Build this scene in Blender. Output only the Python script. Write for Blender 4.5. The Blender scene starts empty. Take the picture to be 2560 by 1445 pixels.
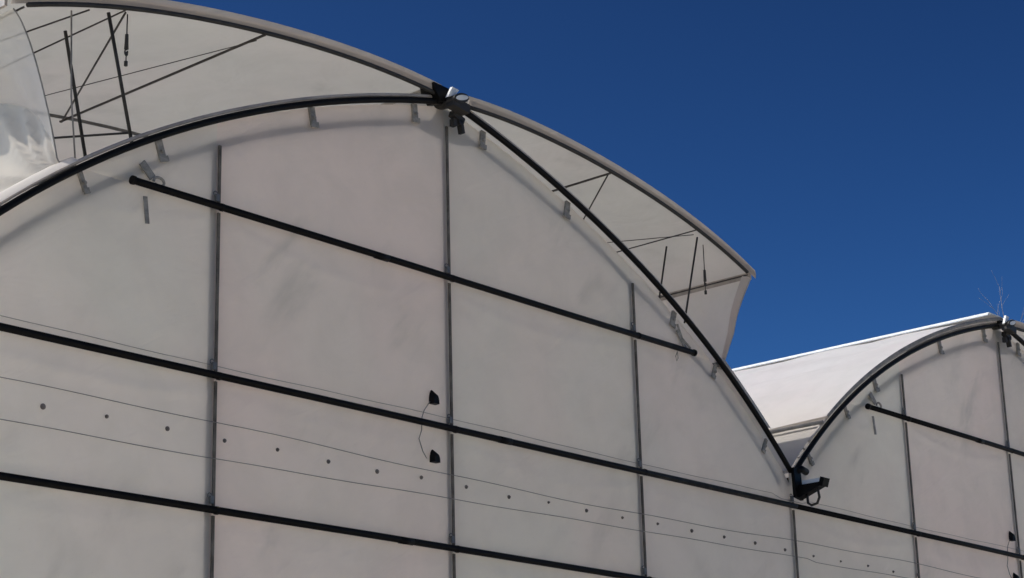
import bpy, math, random
import numpy as np
from mathutils import Vector, Matrix

random.seed(7)
rng = np.random.default_rng(7)
R = math.radians
sc = bpy.context.scene
C = sc.collection

# ------------------------------------------------------------------ camera
cam_d = bpy.data.cameras.new('camera')
cam_d.sensor_width = 36.0
cam_d.lens = 36.0 * 4923.7 / 2560.0
cam_d.clip_end = 5000
cam = bpy.data.objects.new('camera', cam_d)
C.objects.link(cam)
M = [[0.65314772, -0.75680588, -0.02535573],
     [0.2040161, 0.20812162, -0.95658916],
     [0.72922938, 0.61962105, 0.29033474]]     # world -> (right, down, forward)
cam.matrix_world = Matrix(((M[0][0], -M[1][0], -M[2][0], 0.0),
                           (M[0][1], -M[1][1], -M[2][1], -10.0),
                           (M[0][2], -M[1][2], -M[2][2], 1.6),
                           (0, 0, 0, 1)))
sc.camera = cam

# ------------------------------------------------------------------ sky, sun, exposure
SUN_EL, SUN_AZ = 52.0, -52.0          # azimuth clockwise from +Y: behind the gable, to its left
world = bpy.data.worlds.new('World')
sc.world = world
world.use_nodes = True
wn = world.node_tree
wn.nodes.clear()
sky = wn.nodes.new('ShaderNodeTexSky')
sky.sky_type = 'NISHITA'
sky.sun_disc = False
sky.sun_elevation = R(SUN_EL)
sky.sun_rotation = R(SUN_AZ)
sky.altitude = 0
sky.air_density = 0.7
sky.dust_density = 1.5
sky.ozone_density = 8.0
gam = wn.nodes.new('ShaderNodeGamma')
gam.inputs['Gamma'].default_value = 2.3
tnt = wn.nodes.new('ShaderNodeMix')
tnt.data_type = 'RGBA'
tnt.blend_type = 'MULTIPLY'
tnt.inputs['Factor'].default_value = 1.0
tnt.inputs['B'].default_value = (0.615, 0.548, 0.315, 1.0)
bg = wn.nodes.new('ShaderNodeBackground')
bg.inputs['Strength'].default_value = 0.05
wo = wn.nodes.new('ShaderNodeOutputWorld')
wn.links.new(sky.outputs[0], gam.inputs['Color'])
wn.links.new(gam.outputs[0], tnt.inputs['A'])
wn.links.new(tnt.outputs['Result'], bg.inputs[0])
wn.links.new(bg.outputs[0], wo.inputs[0])

sun_d = bpy.data.lights.new('sun', 'SUN')
sun_d.energy = 2.7
sun_d.angle = R(0.5)
sun_d.color = (1.0, 0.95, 0.88)
sun = bpy.data.objects.new('sun', sun_d)
C.objects.link(sun)
sdir = Vector((math.sin(R(SUN_AZ)) * math.cos(R(SUN_EL)), math.cos(R(SUN_AZ)) * math.cos(R(SUN_EL)), math.sin(R(SUN_EL))))
sun.rotation_euler = sdir.to_track_quat('Z', 'Y').to_euler()
sun.location = sdir * 60

sc.view_settings.view_transform = 'Standard'
sc.view_settings.look = 'None'
sc.view_settings.gamma = 1.0
sc.view_settings.use_curve_mapping = False
sc.view_settings.exposure = 0.0
sc.cycles.max_bounces = 10
sc.cycles.diffuse_bounces = 6
sc.cycles.transmission_bounces = 6


# ------------------------------------------------------------------ materials
def new_mat(name):
    m = bpy.data.materials.new(name)
    m.use_nodes = True
    nt = m.node_tree
    nt.nodes.clear()
    return m, nt, nt.nodes.new('ShaderNodeOutputMaterial')


def mix_rgb(nt, fac, a, b, blend='MIX'):
    n = nt.nodes.new('ShaderNodeMix')
    n.data_type = 'RGBA'
    n.blend_type = blend
    for sock, v in ((n.inputs['Factor'], fac), (n.inputs['A'], a), (n.inputs['B'], b)):
        if hasattr(v, 'links'):
            nt.links.new(v, sock)
        else:
            sock.default_value = v
    return n.outputs['Result']


def tex_noise(nt, vec, scale, detail=4.0, rough=0.5, dist=0.0):
    n = nt.nodes.new('ShaderNodeTexNoise')
    n.inputs['Scale'].default_value = scale
    n.inputs['Detail'].default_value = detail
    n.inputs['Roughness'].default_value = rough
    n.inputs['Distortion'].default_value = dist
    if vec is not None:
        nt.links.new(vec, n.inputs['Vector'])
    return n.outputs['Fac']


def ramp(nt, v, lo, hi, a=0.0, b=1.0):
    n = nt.nodes.new('ShaderNodeMapRange')
    n.interpolation_type = 'SMOOTHSTEP'
    n.inputs['From Min'].default_value = lo
    n.inputs['From Max'].default_value = hi
    n.inputs['To Min'].default_value = a
    n.inputs['To Max'].default_value = b
    nt.links.new(v, n.inputs['Value'])
    return n.outputs['Result']


def mapping(nt, rot=(0, 0, 0), scale=(1, 1, 1)):
    g = nt.nodes.new('ShaderNodeNewGeometry')
    mp = nt.nodes.new('ShaderNodeMapping')
    mp.vector_type = 'TEXTURE'
    mp.inputs['Rotation'].default_value = rot
    mp.inputs['Scale'].default_value = tuple(1.0 / k for k in scale)
    nt.links.new(g.outputs['Position'], mp.inputs['Vector'])
    return mp.outputs[0]


def film_material(name, refl, trans, dirt=0.35, bump=0.25, clear=0.0):
    """Woven plastic greenhouse film: part diffuse, part translucent, with dust smears and creases."""
    m, nt, out = new_mat(name)
    L = nt.links.new
    pos = mapping(nt)
    tint = nt.nodes.new('ShaderNodeAttribute')
    tint.attribute_type = 'OBJECT'
    tint.attribute_name = 'tint'
    # broad warm / cool patches of ageing plastic
    big = ramp(nt, tex_noise(nt, pos, 0.55, 2.0, 0.5), 0.35, 0.65)
    col = mix_rgb(nt, big, (0.905, 0.915, 0.895, 1), (0.93, 0.895, 0.885, 1))
    col = mix_rgb(nt, 1.0, col, tint.outputs['Color'], 'MULTIPLY')
    # dust smears run diagonally down the sheet
    smear = mapping(nt, (0, R(38), 0), (1.5, 1.0, 0.55))
    s1 = tex_noise(nt, smear, 1.3, 6.0, 0.55, 0.3)
    gate = tex_noise(nt, pos, 0.9, 2.0, 0.5)
    s1 = ramp(nt, s1, 0.50, 0.78)
    gate = ramp(nt, gate, 0.47, 0.66)
    mul = nt.nodes.new('ShaderNodeMath')
    mul.operation = 'MULTIPLY'
    L(s1, mul.inputs[0])
    L(gate, mul.inputs[1])
    mul2 = nt.nodes.new('ShaderNodeMath')
    mul2.operation = 'MULTIPLY'
    L(mul.outputs[0], mul2.inputs[0])
    mul2.inputs[1].default_value = dirt
    col = mix_rgb(nt, mul2.outputs[0], col, (0.58, 0.585, 0.57, 1))
    mott = ramp(nt, tex_noise(nt, pos, 2.3, 5.0, 0.6, 0.4), 0.35, 0.7, 0.0, 0.14)
    col = mix_rgb(nt, mott, col, (0.55, 0.56, 0.545, 1))
    # fine speckle of grit
    sp = ramp(nt, tex_noise(nt, pos, 55.0, 2.0, 0.6), 0.68, 0.8, 0.0, 0.16)
    col = mix_rgb(nt, sp, col, (0.45, 0.43, 0.40, 1))
    # creases
    cr = mapping(nt, (0, R(-28), 0), (0.7, 1.0, 2.4))
    h1 = tex_noise(nt, cr, 1.6, 3.0, 0.55, 0.8)
    h2 = tex_noise(nt, smear, 4.0, 3.0, 0.5, 0.4)
    add = nt.nodes.new('ShaderNodeMath')
    add.operation = 'MULTIPLY_ADD'
    L(h2, add.inputs[0])
    add.inputs[1].default_value = 0.25
    L(h1, add.inputs[2])
    bp = nt.nodes.new('ShaderNodeBump')
    bp.inputs['Strength'].default_value = bump
    bp.inputs['Distance'].default_value = 0.06
    L(add.outputs[0], bp.inputs['Height'])
    d = nt.nodes.new('ShaderNodeBsdfDiffuse')
    t = nt.nodes.new('ShaderNodeBsdfTranslucent')
    dc = mix_rgb(nt, 1.0, col, (refl * 1.0, refl * 0.958, refl * 0.905, 1), 'MULTIPLY')
    tc = mix_rgb(nt, 1.0, col, (trans * 1.0, trans * 0.953, trans * 0.90, 1), 'MULTIPLY')
    L(dc, d.inputs['Color'])
    L(tc, t.inputs['Color'])
    L(bp.outputs[0], d.inputs['Normal'])
    L(bp.outputs[0], t.inputs['Normal'])
    a = nt.nodes.new('ShaderNodeAddShader')
    L(d.outputs[0], a.inputs[0])
    L(t.outputs[0], a.inputs[1])
    last = a.outputs[0]
    if clear:
        g = nt.nodes.new('ShaderNodeBsdfTransparent')
        mx = nt.nodes.new('ShaderNodeMixShader')
        mx.inputs[0].default_value = clear
        L(last, mx.inputs[1])
        L(g.outputs[0], mx.inputs[2])
        last = mx.outputs[0]
    L(last, out.inputs['Surface'])
    return m


def solid(name, col, rough=0.5, metal=0.0, var=0.25, scale=9.0, bump=0.1, spec=0.5):
    m, nt, out = new_mat(name)
    L = nt.links.new
    p = nt.nodes.new('ShaderNodeBsdfPrincipled')
    pos = mapping(nt)
    n = tex_noise(nt, pos, scale, 5.0, 0.6)
    lo = tuple(c * (1 - var) for c in col) + (1,)
    hi = tuple(min(1, c * (1 + var)) for c in col) + (1,)
    L(mix_rgb(nt, ramp(nt, n, 0.3, 0.7), lo, hi), p.inputs['Base Color'])
    L(ramp(nt, n, 0.2, 0.8, rough * 0.8, min(1, rough * 1.2)), p.inputs['Roughness'])
    p.inputs['Metallic'].default_value = metal
    p.inputs['Specular IOR Level'].default_value = spec
    bp = nt.nodes.new('ShaderNodeBump')
    bp.inputs['Strength'].default_value = bump
    bp.inputs['Distance'].default_value = 0.003
    L(tex_noise(nt, pos, scale * 6, 3.0), bp.inputs['Height'])
    L(bp.outputs[0], p.inputs['Normal'])
    L(p.outputs[0], out.inputs['Surface'])
    return m


MAT = {
    'film': film_material('gable_film', 0.50, 0.52, dirt=0.95, bump=0.25),
    'roof': film_material('roof_film', 0.51, 0.40, dirt=0.2, bump=0.2),
    'vent': film_material('vent_film', 0.46, 0.195, dirt=0.6, bump=0.35),
    'curtain': film_material('curtain_film', 0.50, 0.42, dirt=0.2, bump=0.3, clear=0.32),
    'curtain_solid': film_material('curtain_film_dense', 0.50, 0.36, dirt=0.2, bump=0.3),
    'skirt': film_material('skirt_film', 0.46, 0.36, dirt=0.2, bump=0.15),
    'fascia': film_material('fascia_film', 0.36, 0.20, dirt=0.6, bump=0.3),
    'black': solid('black_steel', (0.006, 0.0055, 0.0055), 0.5, 0.0, 0.3, spec=0.12),  # near-black base colour stands in for the backlit silhouette of rails and arches
    'dark': solid('dark_steel', (0.04, 0.038, 0.036), 0.55, 0.0, 0.3, spec=0.25),
    'grey': solid('galvanised_steel', (0.16, 0.16, 0.158), 0.5, 0.3, 0.25),
    'pale': solid('pale_profile', (0.42, 0.375, 0.34), 0.6, 0.0, 0.18, 6.0),
    'white': solid('white_metal', (0.8, 0.8, 0.78), 0.45, 0.0, 0.08),
    'cord': solid('dark_cord', (0.05, 0.047, 0.045), 0.8, 0.0, 0.3),
    'brace': solid('brace_tube', (0.075, 0.07, 0.066), 0.6, 0.0, 0.3, spec=0.2),
    'strip': solid('clamp_strip', (0.135, 0.122, 0.107), 0.7, 0.0, 0.35, spec=0.08),
    'faint': solid('film_edge', (0.43, 0.40, 0.37), 0.7, 0.0, 0.2),
    'hem': solid('film_hem', (0.25, 0.235, 0.22), 0.7, 0.0, 0.3),
    'bolt': solid('brown_bolt', (0.15, 0.128, 0.115), 0.6, 0.0, 0.55, 14.0),
    'floor': solid('pale_bounce_floor', (0.70, 0.68, 0.65), 0.9, 0.0, 0.15, 2.0),  # unseen floor, made pale to brighten the interior
    'tube': solid('dull_tube', (0.05, 0.05, 0.05), 0.6, 0.1, 0.2),
    'clip': solid('clip_steel', (0.27, 0.255, 0.23), 0.6, 0.0, 0.3, 20.0),
    'bark': solid('pale_bark', (0.34, 0.30, 0.27), 0.9, 0.0, 0.3, 12.0),
    'ground': solid('gravel_ground', (0.50, 0.445, 0.365), 0.95, 0.0, 0.3, 3.0),
}


# ------------------------------------------------------------------ mesh helpers
def link(name, verts, faces, mat, parent=None, smooth=False):
    me = bpy.data.meshes.new(name)
    me.from_pydata([tuple(map(float, v)) for v in verts], [], faces)
    me.update()
    me.materials.append(MAT[mat])
    if smooth:
        me.polygons.foreach_set('use_smooth', [True] * len(me.polygons))
    o = bpy.data.objects.new(name, me)
    C.objects.link(o)
    if parent is not None:
        o.parent = parent
    o['tint'] = (1.0, 1.0, 1.0)
    return o


class Geo:
    """Collects simple solids that belong to ONE part."""
    def __init__(self):
        self.v, self.f = [], []

    def add(self, v, f):
        n = len(self.v)
        self.v += list(v)
        self.f += [tuple(i + n for i in q) for q in f]
        return self

    def box(self, c, s, rot=None):
        v = [Vector((sx * s[0] / 2, sy * s[1] / 2, sz * s[2] / 2)) for sx in (-1, 1) for sy in (-1, 1) for sz in (-1, 1)]
        if rot is not None:
            v = [rot @ p for p in v]
        v = [p + Vector(c) for p in v]
        return self.add(v, [(0, 1, 3, 2), (4, 6, 7, 5), (0, 4, 5, 1), (2, 3, 7, 6), (0, 2, 6, 4), (1, 5, 7, 3)])

    def tube(self, pts, r, n=10, cap=True, r2=None):
        pts = [Vector(p) for p in pts]
        ring = []
        up = Vector((0.13, 0.21, 0.97))
        for i, p in enumerate(pts):
            t = (pts[min(i + 1, len(pts) - 1)] - pts[max(i - 1, 0)]).normalized()
            a = t.cross(up)
            if a.length < 1e-3:
                a = t.cross(Vector((1, 0, 0)))
            a.normalize()
            b = a.cross(t)
            rr = r if r2 is None else r + (r2 - r) * i / (len(pts) - 1)
            ring.append([p + (a * math.cos(2 * math.pi * k / n) + b * math.sin(2 * math.pi * k / n)) * rr for k in range(n)])
        v = [q for g in ring for q in g]
        f = []
        for i in range(len(pts) - 1):
            for k in range(n):
                f.append((i * n + k, i * n + (k + 1) % n, (i + 1) * n + (k + 1) % n, (i + 1) * n + k))
        if cap:
            f.append(tuple(range(n - 1, -1, -1)))
            f.append(tuple((len(pts) - 1) * n + k for k in range(n)))
        return self.add(v, f)

    def prism(self, poly, y0, y1):
        """Outline in x,z extruded along y."""
        n = len(poly)
        v = [(x, y0, z) for x, z in poly] + [(x, y1, z) for x, z in poly]
        f = [tuple(range(n)), tuple(range(2 * n - 1, n - 1, -1))]
        f += [(i, n + i, n + (i + 1) % n, (i + 1) % n) for i in range(n)]
        return self.add(v, f)

    def grid(self, P):
        """P: array [a][b] of points."""
        a, b = len(P), len(P[0])
        v = [p for row in P for p in row]
        f = [(i * b + j, (i + 1) * b + j, (i + 1) * b + j + 1, i * b + j + 1) for i in range(a - 1) for j in range(b - 1)]
        return self.add(v, f)

    def build(self, name, mat, parent=None, smooth=False):
        return link(name, self.v, self.f, mat, parent, smooth)


def tag(o, label=None, cat=None, group=None, kind=None):
    for k, v in (('label', label), ('category', cat), ('group', group), ('kind', kind)):
        if v:
            o[k] = v
    return o


def empty(name, loc):
    o = bpy.data.objects.new(name, None)
    o.empty_display_size = 0.3
    o.location = loc
    C.objects.link(o)
    return o


# ------------------------------------------------------------------ profile of a bay (distance from the ridge -> height)
ARCH_D = [0, .2, .47, .57, .94, .98, 1.59, 1.81, 2.05, 2.19, 2.35, 2.58, 2.82, 3.01, 3.29, 3.61, 3.8, 3.94, 4.04, 4.18, 4.33, 4.68]
ARCH_Z = [7.68, 7.64, 7.57, 7.52, 7.44, 7.41, 7.21, 7.11, 7.03, 6.96, 6.89, 6.79, 6.64, 6.53, 6.37, 6.17, 6.04, 5.94, 5.88, 5.74, 5.63, 5.30]
arch_fit = np.polyfit(ARCH_D, ARCH_Z, 4)
VENT_D = [0.0, .27, .57, .79, 1.28, 1.82, 2.05, 2.6, 3.04, 3.24, 3.47, 3.66, 4.08, 4.14]
VENT_Z = [7.67, 7.69, 7.70, 7.71, 7.69, 7.655, 7.61, 7.54, 7.47, 7.40, 7.37, 7.29, 7.15, 7.15]
vent_fit = np.polyfit(VENT_D, VENT_Z, 4)


def arch_z(d):
    return float(np.polyval(arch_fit, abs(d)))


def arch_slope(d):
    return float(np.polyval(np.polyder(arch_fit), abs(d)))


def vent_z(d):
    return float(np.polyval(vent_fit, abs(d)))


def arch_off(d, off):
    """Point of the arch at signed distance d from the ridge, moved outward by off."""
    s = 1 if d >= 0 else -1
    m = arch_slope(d)
    n = math.hypot(1, m)
    return d + s * (-m / n) * off, arch_z(d) + off / n


SILL = 3.66            # vent sill, distance from the ridge
TIP = 4.22             # outer edge of a raised vent
LEN = 36.0             # length of the house
Z_RAIL = (6.19, 4.975, 4.05)
HALF = 4.74


# ------------------------------------------------------------------ the ground
g = Geo()
g.grid([[(x, y, 0) for y in (-1500, -60, -20, 0, 40, 90, 1500)] for x in (-1500, -60, 0, 30, 60, 1500)])
tag(g.build('ground', 'ground'), kind='structure')


# ------------------------------------------------------------------ one bay of the greenhouse
def film_panels(root, cx, xs, left, right):
    """Sheets of film between posts and rails on the gable, each cut to the arch at its top."""
    rows = [(0.02, 2.4), (2.4, Z_RAIL[2]), (Z_RAIL[2], Z_RAIL[1]), (Z_RAIL[1], Z_RAIL[0]), (Z_RAIL[0], 9.0)]
    for ci in range(len(xs) - 1):
        for ri, (z0, z1) in enumerate(rows):
            x0, x1 = xs[ci], xs[ci + 1]
            # limit to where the arch stands above z0
            xx = [x for x in np.linspace(x0, x1, 161) if arch_z(x - cx) - 0.02 > z0 + 0.004]
            if len(xx) < 8:
                continue
            x0, x1 = xx[0], xx[-1]
            nx, nz = (70, 46) if ri >= 1 else (12, 8)
            ph = rng.uniform(0, 6.28, 8)
            amp = rng.uniform(0.006, 0.012)
            kk = rng.uniform(7, 12, 4)
            cs = rng.uniform(0.4, 1.0, 4)
            swag_d, swag_h = rng.uniform(0.05, 0.16), rng.uniform(0.35, 1.0)
            P = []
            for i in range(nx + 1):
                u = i / nx
                x = x0 + (x1 - x0) * u
                top = min(z1, max(z0 + 0.003, arch_z(x - cx) - 0.02))
                col = []
                for j in range(nz + 1):
                    v = j / nz
                    z = z0 + (top - z0) * v
                    edge = max(0.0, min(1.0, min(u, 1 - u) * (x1 - x0) / 0.12)) * max(0.0, min(1.0, min(v, 1 - v) * (top - z0) / 0.10))
                    env = min(1.0, 4 * u * (1 - u) * 1.6) * min(1.0, 4 * v * (1 - v) * 1.6)
                    y = -amp * env - 0.004 * env * (1 + math.sin(2.2 * x + 3.1 * z + ph[0]))
                    y -= 0.0015 * env * (1 + math.sin(5.3 * x - 3.7 * z + ph[1]))
                    # tension creases fan out of the corners
                    for q, (px_, pz_) in enumerate(((x0, z0), (x1, z0), (x0, min(z1, 7.4)), (x1, min(z1, 7.4)))):
                        rr = math.hypot(x - px_, z - pz_)
                        if rr < 1.3:
                            th = math.atan2(abs(z - pz_), abs(x - px_))
                            w = math.sin(kk[q] * th + ph[q + 2])
                            y -= 0.008 * cs[q] * edge * math.exp(-rr / 0.35) * max(0.0, w) ** 2 * min(1, rr / 0.12)
                    # slack fold hanging below the rail
                    if z1 < 8:
                        zf = z1 - 0.10 - swag_d * math.sin(math.pi * u) - 0.02 * math.sin(5 * u + ph[7])
                        y -= 0.010 * swag_h * edge * math.exp(-((z - zf) / 0.045) ** 2)
                    if top < z1 - 0.01:
                        y -= 0.004 * (0.5 + 0.5 * math.sin(31 * x + 2 * math.sin(7 * x))) ** 2 * math.exp(-(top - z) / 0.07)
                    col.append((x, y, z))
                P.append(col)
            o = Geo().grid(P).build('film_panel', 'film', root, True)
            base = {0: (0.985, 1.0, 0.985), 1: (1.015, 0.972, 0.968), 2: (0.985, 0.988, 0.975), 3: (0.975, 0.965, 0.972)}[ci % 4]
            k = rng.uniform(0.965, 1.0)
            o['tint'] = tuple(float(c * k) for c in base)


def vent(root, cx, s, opened):
    """Half of the butterfly roof vent: film sheet with its frame, struts and side curtain as pieces."""
    ys = [0.0] + list(np.linspace(0.25, 8.0, 36)) + list(np.linspace(8.6, LEN, 40))
    if opened:
        prof = lambda d: vent_z(d) + 0.085
        ds = list(np.linspace(0.16, TIP + 0.03, 26))
        pt = lambda d: (cx + s * d, prof(d))
    else:
        ds = list(np.linspace(0.05, 4.02, 40))

        def pt(d):
            off = 0.085
            q = arch_off(d, off)
            return cx + s * q[0], q[1]
    P = []
    for i, y in enumerate(ys):
        row = []
        for d in ds:
            x, z = pt(d if opened else d * (1 + 0.02 * min(1.0, y)))
            sag = -0.012 * (1 + math.cos(2 * math.pi * y / 2.35)) * math.sin(math.pi * d / ds[-1])
            if not opened:
                sag = min(1, y) * (0.018 * math.sin(9.1 * d + 2.3 * math.sin(0.8 * y)) + 0.022 * math.sin(3.3 * d - 2.1 * y) + 0.008 * math.sin(17 * d + 1.9 * y)) * min(1, d) * max(0.0, min(1.0, (3.75 - d) / 0.6))
            row.append((x, y - 0.10 if y == 0 else y, z + sag))
        P.append(row)
    v = Geo().grid(P).build('roof_vent', 'vent' if opened else 'roof', root, True)
    side = 'left' if s < 0 else 'right'
    if opened:
        v['label'] = 'raised roof vent sheet of translucent film propped on thin struts'
    else:
        v['label'] = 'closed roof vent sheet of bright white film'
        v['tint'] = (1.02, 1.0, 1.055)
    # fascia of film along the near edge, with the dark rim tube under it
    if opened:
        top = [(pt(d)[0], pt(d)[1] + 0.012) for d in ds]
        low = [(cx + s * d, vent_z(d) + 0.012) for d in ds]
    else:
        top = [(pt(d)[0], pt(d)[1] + 0.008) for d in ds]
        low = [(cx + s * arch_off(d, 0.055)[0], arch_off(d, 0.055)[1]) for d in ds]
    fy = -0.104 if opened else -0.102
    Geo().grid([[(a[0], fy, a[1]), ((a[0] + b[0]) / 2, fy - 0.008, (a[1] + b[1]) / 2), (b[0], fy, b[1])] for a, b in zip(top, low)]).build('fascia', 'fascia' if opened else 'hem', v, True)['tint'] = (0.95, 0.86, 0.80)
    if not opened:
        # lower hem bar of the closed sheet
        x, z = pt(ds[-1] * 1.02)
        Geo().tube([(x, -0.10, z - 0.01), (x, LEN, z - 0.01)], 0.02, 8).build('hem_bar', 'hem', v, True)
        return v
    Geo().tube([(cx + s * d, -0.10, vent_z(d)) for d in np.linspace(0.16, TIP - 0.1, 26)], 0.017, 8).build('rim', 'dark', v, True)
    for yr in (2.35, 4.7, 7.05, 9.4):
        Geo().tube([(cx + s * d, yr, vent_z(d) + 0.03) for d in np.linspace(0.2, TIP - 0.1, 18)], 0.014, 6).build('rib', 'grey', v, True)
    # purlins along the length
    for d, r, y1 in ((2.05, 0.010, 2.35), (3.32, 0.006, 9.4), (TIP - 0.08, 0.007, LEN)):
        Geo().tube([(cx + s * d, -0.09, vent_z(d) - 0.012), (cx + s * d, y1, vent_z(d) - 0.012)], r, 8).build('purlin', 'brace', v, True)
    # edge lip on the outer edge
    xo, zo = pt(TIP + 0.03)
    Geo().box((xo, LEN / 2 - 0.05, zo - 0.03), (0.022, LEN, 0.075)).build('edge_lip', 'pale', v)
    # bracing in the plane of the sheet
    def on(d, y, dz=-0.02):
        return (cx + s * d, y, vent_z(d) + dz)
    if s < 0:
        braces = [(on(2.05, 2.33), on(3.30, -0.06), 0.008), (on(3.60, -0.06), on(TIP - 0.1, 1.9), 0.006), (on(2.05, 0.0, -0.03), on(3.6, 4.2, -0.05), 0.0035)]
    else:
        braces = [(on(2.05, -0.06), on(3.32, 1.6), 0.007), (on(3.32, -0.06, -0.05), on(2.6, 2.2, -0.05), 0.004)]
    for a, b, r in braces:
        Geo().tube([a, b], r, 8).build('brace', 'brace', v, True)
    # lifting struts standing on the arch
    for yy, dd in ((-0.03, 0.0), (0.42 if s < 0 else 0.34, 0.04)):
        a = (cx + s * (3.42 + dd * 0.5), yy, vent_z(3.42) - 0.02)
        b = (cx + s * (3.17 + dd), yy + 0.02, arch_z(3.17) + 0.02)
        Geo().tube([a, b], 0.013 if s < 0 else 0.009, 8).build('strut', 'dark', v, True)
    # tie cord from the strut foot to the outer edge
    if s < 0:
        Geo().tube([(cx - 3.17, 0.0, arch_z(3.17) + 0.1), (cx - 3.6, 1.1, 6.66), (cx - TIP + 0.08, 2.2, 7.04)], 0.008, 6).build('tie_cord', 'cord', v, True)
    # hook hanging on a short cord
    hx = cx + s * 3.22 if s < 0 else cx + s * 3.58
    hy = 0.02
    hz = vent_z(3.22 if s < 0 else 3.58)
    ln = 0.16 if s < 0 else 0.26
    Geo().tube([(hx, hy, hz - 0.0), (hx, hy, hz - ln)], 0.005, 6).build('hook_cord', 'cord', v, True)
    hk = Geo()
    hk.tube([(hx, hy, hz - ln + 0.01), (hx, hy, hz - ln - 0.06), (hx, hy, hz - ln - 0.1)], 0.012, 8, True, 0.016)
    hk.tube([(hx + 0.012 * math.cos(a), hy, hz - ln - 0.125 + 0.022 * math.sin(a)) for a in np.linspace(1.4, 7.0, 12)], 0.006, 6)
    hk.tube([(hx, hy, hz - ln - 0.12), (hx, hy, hz - ln - 0.19)], 0.004, 6)
    hk.tube([(hx, hy, hz - ln - 0.19), (hx, hy, hz - ln - 0.225)], 0.013, 8)
    hk.build('hook', 'cord', v, True)
    # side curtain of film hanging from the outer edge down to the sill, gathered at its near lower corner
    ysc = [0.0] + [LEN * (k / 150.0) ** 1.7 for k in range(1, 151)]
    nv = 90
    Pc = []
    zs = arch_z(SILL)
    for y in ysc:
        ext = 1 - math.exp(-y / 0.28)
        col = []
        for j in range(nv + 1):
            t = j / nv                           # 0 at the top, 1 at the bottom
            kneeT = 0.62
            knee = (SILL + 0.10, zs + 0.36)
            fd = SILL + 0.06 + (0.26 * ext if s < 0 else 0.0)
            foot = (fd, arch_z(fd) + 0.05)
            knee = (SILL + 0.12, foot[1] + 0.04 + 0.82 * ext) if s < 0 else (foot[0] + 0.38 * (TIP - foot[0]), foot[1] + 0.38 * (vent_z(TIP) - foot[1]))
            head = (TIP - 0.02, vent_z(TIP) + 0.0)
            if t < kneeT:
                w = t / kneeT
                d = head[0] + (knee[0] - head[0]) * w
                z = head[1] + (knee[1] - head[1]) * w
                d += (0.04 if s < 0 else -0.03) * math.sin(math.pi * w)
                if s < 0:
                    d -= 0.10 * math.sin(math.pi * w ** 0.7) * math.exp(-y / 0.35)
                nrm = (0.83, -0.55)
                fold = (0.022 if s < 0 else 0.010) * (1 - 2 * abs(math.sin(9.0 * y + 1.5 * math.sin(1.7 * y) + 1.2 * w))) * math.sin(math.pi * w) * (0.3 + w)
            else:
                w = (t - kneeT) / (1 - kneeT)
                d = knee[0] + (foot[0] - knee[0]) * w
                z = knee[1] + (foot[1] - knee[1]) * w
                ang = math.atan2((1 - w) * 0.6 + 0.01, y + 0.04)
                rad = min(1.0, math.hypot(y, (1 - w) * 0.5) / 0.7)
                fold = (0.062 if s < 0 else 0.01) * rad * (1 - 2 * abs(math.sin(9.5 * ang + 0.5 * math.sin(7 * ang)))) * math.sin(math.pi * min(1, w * 1.0 + 0.02)) ** 0.5
                fold += 0.012 * math.sin(9 * y) * math.sin(math.pi * w) * ext
                nrm = (0.85, 0.5)
            col.append((cx + s * (d + fold * nrm[0]), y - 0.06 * (1 - t) , z + fold * nrm[1]))
        Pc.append(col)
    kj = int(0.62 * nv)
    if s < 0:
        Geo().grid([c[:kj + 1] for c in Pc]).build('side_curtain', 'curtain', v, True)
        Geo().grid([c[kj:] for c in Pc]).build('curtain_skirt', 'skirt', v, True)['tint'] = (1.03, 1.02, 0.98)
    else:
        Geo().grid(Pc).build('side_curtain', 'curtain_solid', v, True)
    # folded near hem of the curtain
    hem = [Vector(p) for p in Pc[0]]
    Geo().tube(hem, 0.006 if s < 0 else 0.022, 6).build('curtain_hem', 'hem' if s < 0 else 'pale', v, True)
    if s > 0:
        rib = []
        for j, p in enumerate(Pc[0]):
            t = j / nv
            wd = 0.015 + 0.10 * (1 - t) ** 0.7
            rib.append([(p[0] + 0.012, -0.075 + 0.06 * t, p[2]), (p[0] - wd * 0.5, -0.09 + 0.06 * t, p[2] + 0.01 * math.sin(9 * t)), (p[0] - wd, -0.06 + 0.06 * t, p[2])])
        Geo().grid(rib).build('curtain_margin', 'skirt', v, True)['tint'] = (0.95, 0.88, 0.83)
        return v
    Geo().tube([Vector((cx + s * 3.68, 0.03, vent_z(3.68))), Vector((cx + s * 3.63, 0.06, 6.7)), Vector((cx + s * 3.60, 0.02, zs + 0.05))], 0.006, 6).build('curtain_cord', 'hem', v, True)
    return v


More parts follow.
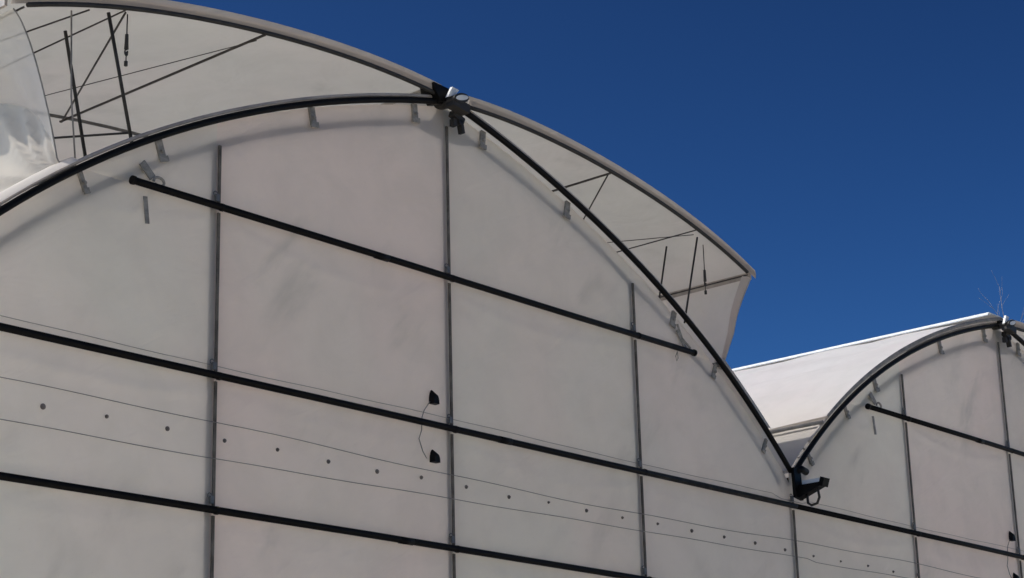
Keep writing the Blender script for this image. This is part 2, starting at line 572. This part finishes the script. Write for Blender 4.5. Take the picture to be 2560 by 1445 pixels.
def build_bay(cx, posts, label, open_left, open_right, name='greenhouse_bay', gutter_left=True):
    root = empty(name, (cx, 0, 0))
    inv = Matrix.Translation((-cx, 0, 0))
    tag(root, label, 'greenhouse', 'bays of the film greenhouse')
    before = set(bpy.data.objects)
    x_l, x_r = posts[0], posts[-1]
    film_panels(root, cx, posts, True, True)
    # posts stand behind the film; a clamp strip holds the film to each from outside
    for i, x in enumerate(posts):
        if i == 0 and not gutter_left:
            continue
        top = min(arch_z(x - cx) - 0.16, 7.6) if abs(x - cx) < HALF - 0.05 else 5.05
        pw = 0.062 if i == 1 and x < 10 else 0.042
        Geo().box((x - pw / 2 + 0.012, 0.034, top / 2), (pw, 0.06, top)).build('post', 'tube', root)
        rails = sorted([z for z in Z_RAIL if z < top])
        zz = [0.0] + rails + [top]
        for a, b in zip(zz[:-1], zz[1:]):
            Geo().box((x + 0.012, -0.0225, (a + b) / 2), (0.022, 0.013, b - a - 0.06)).build('clamp_strip', 'strip', root)
        # little clamp knots where post and rail meet
        for z in rails:
            k = Geo()
            k.box((x - 0.01, -0.03, z + 0.075), (0.03, 0.02, 0.05))
            k.tube([(x - 0.03 + 0.018 * math.cos(a), -0.034, z + 0.10 + 0.018 * math.sin(a)) for a in np.linspace(0, 6.28, 12)], 0.004, 6)
            k.build('clamp', 'grey', root)
    # rails
    for z in Z_RAIL:
        if z > 6:
            a, b = cx - 3.19, cx + 3.22
        else:
            a, b = (x_l + 0.001 if gutter_left else x_l), x_r - 0.001
        Geo().tube([(a, -0.062, z), (a + 0.4 * (b - a), -0.062, z + 0.003), (a + 0.7 * (b - a), -0.062, z - 0.002), (b, -0.062, z)], 0.0255, 14).build('rail', 'black', root, True)
        if z > 6:
            for x in (a, b):
                Geo().tube([(x - 0.012, -0.062, z), (x + 0.012, -0.062, z)], 0.031, 14).build('rail_cap', 'black', root)
        for x in posts[1:-1]:
            if a + 0.1 < x < b - 0.1:
                Geo().tube([(x - 0.004, -0.062, z), (x + 0.020, -0.062, z)], 0.0285, 12).build('rail_strap', 'black', root)
        xc = a + (b - a) * (0.37 if z > 6 else 0.56 if z > 4.5 else 0.44)
        Geo().tube([(xc - 0.07, -0.062, z), (xc + 0.07, -0.062, z)], 0.0275, 14).build('rail_sleeve', 'black', root, True)
    # doubled edge of film turned over above the middle rail
    nn = 60
    lap = Geo()
    Pl = []
    for i in range(nn + 1):
        x = x_l + 0.02 + (x_r - x_l - 0.04) * i / nn
        h = 0.085 + 0.006 * math.sin(1.3 * x) + 0.002 * math.sin(6.1 * x)
        if abs(x - cx) > HALF - 0.3:
            h *= 0.6
        Pl.append([(x, -0.031, Z_RAIL[1] + 0.01), (x, -0.028, Z_RAIL[1] + h * 0.6), (x, -0.020, Z_RAIL[1] + h)])
    Geo().tube([q[2] for q in Pl], 0.0025, 6).build('lap_hem', 'faint', root, True)
    # seam band across the gable with its row of bolts
    def zu(x):
        return 4.635 + 0.03 * math.sin(0.62 * (x - 5.0)) + 0.006 * math.sin(2.9 * x)

    def zl(x):
        return 4.405 + 0.014 * max(0, x - 8.5) * (0.9 if x < 16 else 0.7) + 0.003 * math.sin(3.7 * x)
    Ps = []
    for i in range(nn + 1):
        x = x_l + 0.02 + (x_r - x_l - 0.04) * i / nn
        a, b = zu(x), zl(x)
        Ps.append([(x, -0.034, a), (x, -0.034, a + (b - a) * .33), (x, -0.031, a + (b - a) * .66), (x, -0.034, b)])
    band = Geo().tube([q[0] for q in Ps], 0.0028, 6).tube([q[-1] for q in Ps], 0.0028, 6).build('seam_band', 'hem', root, True)
    bolt_me = None
    k0 = math.ceil((x_l + 0.05 - 7.19) / 0.4925)
    k = k0
    while 7.19 + 0.4925 * k < x_r - 0.03:
        x = 7.19 + 0.4925 * k + rng.uniform(-0.014, 0.014)
        z = 4.546 + rng.uniform(-0.011, 0.011)
        if bolt_me is None:
            gb = Geo()
            gb.tube([(0, 0.0, 0), (0, -0.006, 0)], 0.021, 12)
            gb.tube([(0, -0.006, 0), (0, -0.015, 0)], 0.012, 6)
            o = gb.build('bolt', 'bolt', band)
            bolt_me = o.data
        else:
            o = bpy.data.objects.new('bolt', bolt_me)
            C.objects.link(o)
            o.parent = band
        sx = rng.uniform(0.5, 0.95)
        o.scale = (sx, 1, sx)
        o.location = (x, -0.028, z)
        k += 1
    # main arch: black tube with a pale film channel lying on it
    ds = list(np.linspace(-HALF + 0.05, HALF - 0.05, 81))
    ds = [d for d in ds if abs(d) > 0.03]
    for s in (-1, 1):
        half = [d for d in ds if d * s > 0]
        Geo().tube([(cx + arch_off(d, 0.0)[0], -0.075, arch_off(d, 0.0)[1]) for d in half], 0.0255, 12).build('arch', 'black', root, True)
        Geo().tube([(cx + arch_off(d, 0.043)[0], -0.060, arch_off(d, 0.043)[1]) for d in half if abs(d) < 4.45], 0.014, 8).build('film_channel', 'pale', root, True)
        hin = [d for d in half if abs(d) > 0.1]
        ia = Geo()
        sec = [[(cx + arch_off(d, o)[0], y, arch_off(d, o)[1]) for o, y in ((-0.140, 0.0012), (-0.200, 0.0012), (-0.200, 0.04), (-0.140, 0.04), (-0.140, 0.0012))] for d in hin]
        ia.grid(sec).build('inner_arch', 'tube', root)
        # white lip of roof film showing below the vent sill
        if not (open_left if s < 0 else open_right):
            lipd = []
        else:
            lipd = [d for d in half if SILL - 0.05 < abs(d) < (HALF if s < 0 else HALF - 0.4)]
        Pl2 = [[(cx + arch_off(d, 0.050)[0], -0.095, arch_off(d, 0.050)[1]), (cx + arch_off(d, 0.085)[0], -0.05, arch_off(d, 0.085)[1]), (cx + arch_off(d, 0.088)[0], 0.05, arch_off(d, 0.088)[1])] for d in lipd]
        if Pl2:
            Geo().grid(Pl2).build('film_lip', 'roof', root, True)
        # clips between the two arches
        for d in (0.42, 1.52, 2.98, 3.62, 4.36):
            dd = s * (d + float(rng.uniform(-0.03, 0.03)))
            a, b = arch_off(dd, -0.02), arch_off(dd + s * 0.02, -0.155)
            ang = math.atan2(b[1] - a[1], b[0] - a[0])
            rot = Matrix.Rotation(-ang, 3, 'Y')
            kq = Geo()
            big = d < 3.5
            kq.box((cx + (a[0] + b[0]) / 2, -0.03, (a[1] + b[1]) / 2), (0.14, 0.02, 0.055 if big else 0.035), rot)
            kq.box((cx + b[0], -0.042, b[1]), (0.04, 0.016, 0.075 if big else 0.045), rot)
            kq.tube([(cx + (a[0] * .4 + b[0] * .6), -0.03, a[1] * .4 + b[1] * .6), (cx + (a[0] * .4 + b[0] * .6), -0.056, a[1] * .4 + b[1] * .6)], 0.014, 8)
            kq.build('arch_clip', 'clip', root)
    # far frames of the roof
    for y in (LEN - 0.05, LEN / 2):
        Geo().tube([(cx + d, y, arch_z(d)) for d in ds], 0.03, 8).build('arch', 'grey', root, True)
    # roof film below the sills
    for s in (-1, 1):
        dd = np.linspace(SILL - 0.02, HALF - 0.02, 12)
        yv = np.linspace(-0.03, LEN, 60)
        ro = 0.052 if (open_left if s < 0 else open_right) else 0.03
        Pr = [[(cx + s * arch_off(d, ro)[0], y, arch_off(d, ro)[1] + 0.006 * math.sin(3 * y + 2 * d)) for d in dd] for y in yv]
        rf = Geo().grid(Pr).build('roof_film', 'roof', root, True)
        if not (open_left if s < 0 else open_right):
            rf['tint'] = (0.80, 0.78, 0.78)  # greyer tint stands in for shade on the strip below the closed vent
        Geo().tube([(cx + s * SILL, -0.02, arch_z(SILL) + 0.03), (cx + s * SILL, LEN, arch_z(SILL) + 0.03)], 0.025, 8).build('vent_sill', 'grey', root, True)
    # ridge: gusset behind the film, dark bracket, white cap and open pipe end
    gs = [(cx - 0.17, 7.50), (cx - 0.10, 7.63), (cx + 0.10, 7.63), (cx + 0.22, 7.50), (cx + 0.30, 7.40), (cx + 0.12, 7.36), (cx - 0.12, 7.36), (cx - 0.36, 7.37)]
    Geo().prism(gs[::-1], 0.003, 0.009).build('ridge_gusset', 'tube', root)
    rb = Geo()
    if open_left:
        rb.prism([(cx - 0.27, 7.70), (cx - 0.285, 7.762), (cx - 0.08, 7.752), (cx - 0.135, 7.64), (cx - 0.20, 7.62)], -0.135, 0.02)
    else:
        rb.prism([(cx - 0.13, 7.66), (cx - 0.12, 7.71), (cx - 0.02, 7.71), (cx - 0.04, 7.63)], -0.11, 0.02)
    rb.build('ridge_bracket', 'black', root)
    rw = Geo()
    rw.prism([(cx - 0.185, 7.645), (cx - 0.125, 7.75), (cx - 0.045, 7.742), (cx - 0.10, 7.685)], -0.19, -0.165)
    rw.build('ridge_cap', 'white', root)
    pipe = Geo()
    def ell(a, b, t=0.32):
        return [(cx - 0.055 + a * math.cos(q) * math.cos(t) - b * math.sin(q) * math.sin(t), 7.665 + a * math.cos(q) * math.sin(t) + b * math.sin(q) * math.cos(t)) for q in np.linspace(0, 2 * math.pi, 25)[:-1]]
    pipe.prism(ell(0.092, 0.040), -0.225, 0.0)
    pipe.build('ridge_pipe', 'dark', root)
    Geo().prism(ell(0.076, 0.022), -0.232, -0.228).build('pipe_end_light', 'white', root)  # white disc painted in for the light seen inside the open pipe
    cl = Geo()
    cl.box((cx + 0.02, -0.10, 7.55), (0.13, 0.06, 0.05), Matrix.Rotation(0.35, 3, 'Y'))
    cl.box((cx + 0.075, -0.09, 7.49), (0.03, 0.05, 0.12), Matrix.Rotation(-0.2, 3, 'Y'))
    cl.box((cx - 0.01, -0.09, 7.50), (0.04, 0.05, 0.06))
    cl.box((cx - 0.04, -0.17, 7.612), (0.19, 0.09, 0.075), Matrix.Rotation(0.12, 3, 'Y'))
    cl.tube([(cx + 0.04, -0.13, 7.51), (cx + 0.04, -0.06, 7.51)], 0.022, 10)
    cl.build('ridge_clamp', 'dark', root)
    rq = [(-0.24, 7.755), (-0.2, 7.79), (0.2, 7.79), (0.24, 7.755), (0.235, 7.745), (0.19, 7.775), (-0.19, 7.775), (-0.235, 7.745)]
    Geo().prism([(cx + a, b + 0.02) for a, b in rq], -0.02, LEN).build('ridge_flashing', 'white', root)
    Geo().tube([(cx, 0.4, 7.66), (cx, LEN, 7.66)], 0.045, 10).build('ridge_beam', 'grey', root, True)
    # hooded outlets beside the middle post
    for z, h in ((5.20, 0.115), (4.74, 0.105)):
        hx = cx - 0.24
        vv = []
        m = 9
        for q in range(m):
            a = math.pi * q / (m - 1)
            vv.append((hx - 0.036 * math.cos(a), -0.024, z - h / 2 + h * math.sin(a) ** 0.8))
        for q in range(m):
            a = math.pi * q / (m - 1)
            vv.append((hx - 0.030 * math.cos(a) + 0.006, -0.07, z - h / 2 + h * 0.62 * math.sin(a) ** 0.8))
        ff = [(q, q + 1, m + q + 1, m + q) for q in range(m - 1)] + [tuple(range(m - 1, -1, -1)), tuple(range(m, 2 * m)), (0, m, 2 * m - 1, m - 1)]
        link('outlet_hood', vv, ff, 'black', root)
    Geo().tube([(hx - 0.02, -0.03, 5.17), (hx - 0.10, -0.036, 5.08), (hx - 0.13, -0.04, 5.02), (hx - 0.13, -0.034, 4.92), (hx - 0.16, -0.034, 4.85), (hx - 0.12, -0.034, 4.76), (hx - 0.08, -0.036, 4.71)], 0.004, 6).build('outlet_cord', 'hem', root, True)
    # fittings at the ends of the short rail
    a = cx - 3.19
    st = Geo()
    st.tube([(a + 0.22 + 0.045 * math.cos(q), -0.06, 6.235 + 0.03 * math.sin(q)) for q in np.linspace(-2.4, 3.4, 18)], 0.010, 8)
    st.box((a + 0.13, -0.045, 6.30), (0.13, 0.014, 0.055), Matrix.Rotation(0.75, 3, 'Y'))
    st.build('rail_clip', 'clip', root)
    Geo().box((a + 0.14, -0.034, 6.02), (0.035, 0.006, 0.19), Matrix.Rotation(-0.13, 3, 'Y')).build('strap_end', 'clip', root)
    b = cx + 3.22
    st = Geo()
    st.box((b - 0.16, -0.045, 6.29), (0.19, 0.014, 0.035), Matrix.Rotation(0.95, 3, 'Y'))
    st.tube([(b - 0.22, -0.05, 6.42), (b - 0.16, -0.05, 6.30), (b - 0.05, -0.06, 6.225)], 0.010, 6)
    st.tube([(b - 0.24, -0.05, 6.16), (b - 0.27, -0.05, 6.11), (b - 0.255, -0.05, 6.07), (b - 0.235, -0.05, 6.10), (b - 0.24, -0.05, 6.16)], 0.004, 6)
    st.build('rail_clip', 'clip', root)
    vent(root, cx, -1, open_left)
    vent(root, cx, 1, open_right)
    Geo().grid([[(x, y, 0.008) for y in (0.2, LEN)] for x in (posts[0] + 0.01, posts[-1] - 0.01)]).build('bounce_floor_sheet', 'floor', root)  # unseen pale sheet added to bounce light up into the interior
    # side and far walls close the house
    if not gutter_left:
        pass
    Pf = [[(cx + d, LEN, z) for z in (0.02, 2.5, 5.0, max(5.05, arch_z(d) - 0.02))] for d in np.linspace(-HALF, HALF, 40)]
    Geo().grid(Pf).build('far_wall', 'film', root)
    # everything so far was given in world coordinates: bring first-level parts under the root
    for o in set(bpy.data.objects) - before:
        if o.parent == root:
            o.matrix_parent_inverse = inv
    return root


C1, C2 = 11.0, 20.44
G0, G1, G2 = C1 - 4.78, 15.76, 25.2
bay_a = build_bay(C1, [G0, 8.585, 10.97, 13.38, G1], 'tall film greenhouse bay with both curved roof vents raised open', True, True)
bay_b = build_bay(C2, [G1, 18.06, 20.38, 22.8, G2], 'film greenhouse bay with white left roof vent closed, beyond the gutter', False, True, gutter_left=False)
for root, x in ((bay_a, C1 - HALF - 0.015), (bay_b, C2 + HALF + 0.015)):
    Pw = [[(x, y, z) for z in (0.02, 2.6, 5.36)] for y in np.linspace(0.1, LEN, 20)]
    w = Geo().grid(Pw).build('side_wall', 'film', root)
    w.matrix_parent_inverse = Matrix.Translation((-root.location.x, 0, 0))

# ------------------------------------------------------------------ gutter between the two bays
gt = empty('roof_gutter', (G1, 0, 5.2))
tag(gt, 'dark metal gutter end with hanging strap on bracket between the two greenhouse bays', 'gutter')
gp = []
xg = G1 + 0.02
outer = [(-0.17, 0.13), (-0.15, 0.13), (-0.085, 0.012), (0.085, 0.012), (0.15, 0.13), (0.17, 0.13), (0.10, 0.0), (-0.10, 0.0)]
Geo().prism([(xg + a, 5.17 + b) for a, b in outer], 0.03, LEN).build('trough', 'dark', gt)
br = Geo()
br.prism([(G1 - 0.075, 5.05), (G1 - 0.085, 5.33), (G1 + 0.03, 5.33), (G1 + 0.05, 5.03)], -0.12, -0.085)
br.build('bracket_plate', 'black', gt)
arm = Geo()
vv = [(xg - 0.05, -0.10, 5.165), (xg + 0.05, -0.10, 5.165), (xg + 0.05, -0.36, 5.165), (xg - 0.05, -0.36, 5.165),
      (xg - 0.05, -0.10, 5.04), (xg + 0.05, -0.10, 5.04), (xg + 0.05, -0.36, 5.13), (xg - 0.05, -0.36, 5.13)]
arm.add(vv, [(0, 1, 2, 3), (7, 6, 5, 4), (0, 4, 5, 1), (2, 6, 7, 3), (1, 5, 6, 2), (0, 3, 7, 4)])
arm.build('bracket_arm', 'black', gt)
lp = Geo()
lp.tube([(xg, -0.30, 5.13), (xg + 0.005, -0.31, 5.03), (xg, -0.285, 4.975), (xg, -0.22, 4.965), (xg, -0.185, 4.99), (xg, -0.18, 5.10)], 0.013, 8)
lp.build('hanging_strap', 'dark', gt, True)
tipb = Geo()
tipb.box((xg, -0.375, 5.165), (0.10, 0.045, 0.085), Matrix.Rotation(0.35, 3, 'X'))
tipb.build('arm_tip', 'black', gt)
Geo().box((xg + 0.03, -0.225, 5.195), (0.012, 0.23, 0.05), Matrix.Rotation(0.25, 3, 'Y')).build('tray_side', 'white', gt)
Geo().tube([(G1 - 0.02, -0.10, 5.30), (G1 + 0.06, -0.11, 5.335), (G1 + 0.16, -0.10, 5.32)], 0.034, 10).build('arch_foot', 'black', gt, True)
for o in gt.children:
    o.matrix_parent_inverse = Matrix.Translation((-G1, 0, -5.2))

# ------------------------------------------------------------------ bare tree behind the right bay: only its top twigs rise over the roof
tree = empty('bare_tree', (31.6, 5.0, 0))
tree.scale = (1.05, 1.05, 1.05)
tag(tree, 'leafless tree with pale twigs whose tip shows above the right greenhouse bay', 'tree')
tr = random.Random(4)
Geo().tube([(0, 0, 0), (0.1, 0.05, 2.5), (-0.05, 0.1, 5.2), (0.08, 0.0, 7.6), (0.0, 0.05, 9.4)], 0.16, 10, True, 0.04).build('trunk', 'bark', tree, True)


def limb(p, d, ln, r, depth, geo):
    pts = [Vector(p)]
    dv = Vector(d).normalized()
    for _ in range(5):
        dv = (dv + Vector((tr.uniform(-.22, .22), tr.uniform(-.22, .22), tr.uniform(-.05, .16)))).normalized()
        pts.append(pts[-1] + dv * ln / 5)
    geo.tube(pts, r, 6, True, r * 0.45)
    if depth:
        for k in (2, 3, 4, 5):
            a = tr.uniform(0, 6.28)
            limb(pts[k], dv + Vector((math.cos(a) * .8, math.sin(a) * .8, .25)), ln * 0.5, r * 0.5, depth - 1, geo)


crown = Geo()
for k in range(7):
    a = k * 2.4
    z = 4.6 + 0.72 * k
    limb((0, 0.03, z), (math.cos(a), math.sin(a), 0.9), 2.6 - 0.26 * k, 0.035 - 0.003 * k, 2, crown)
limb((0, 0.05, 9.3), (-0.12, 0.0, 1), 1.25, 0.009, 2, crown)
crown.build('crown', 'bark', tree, True)
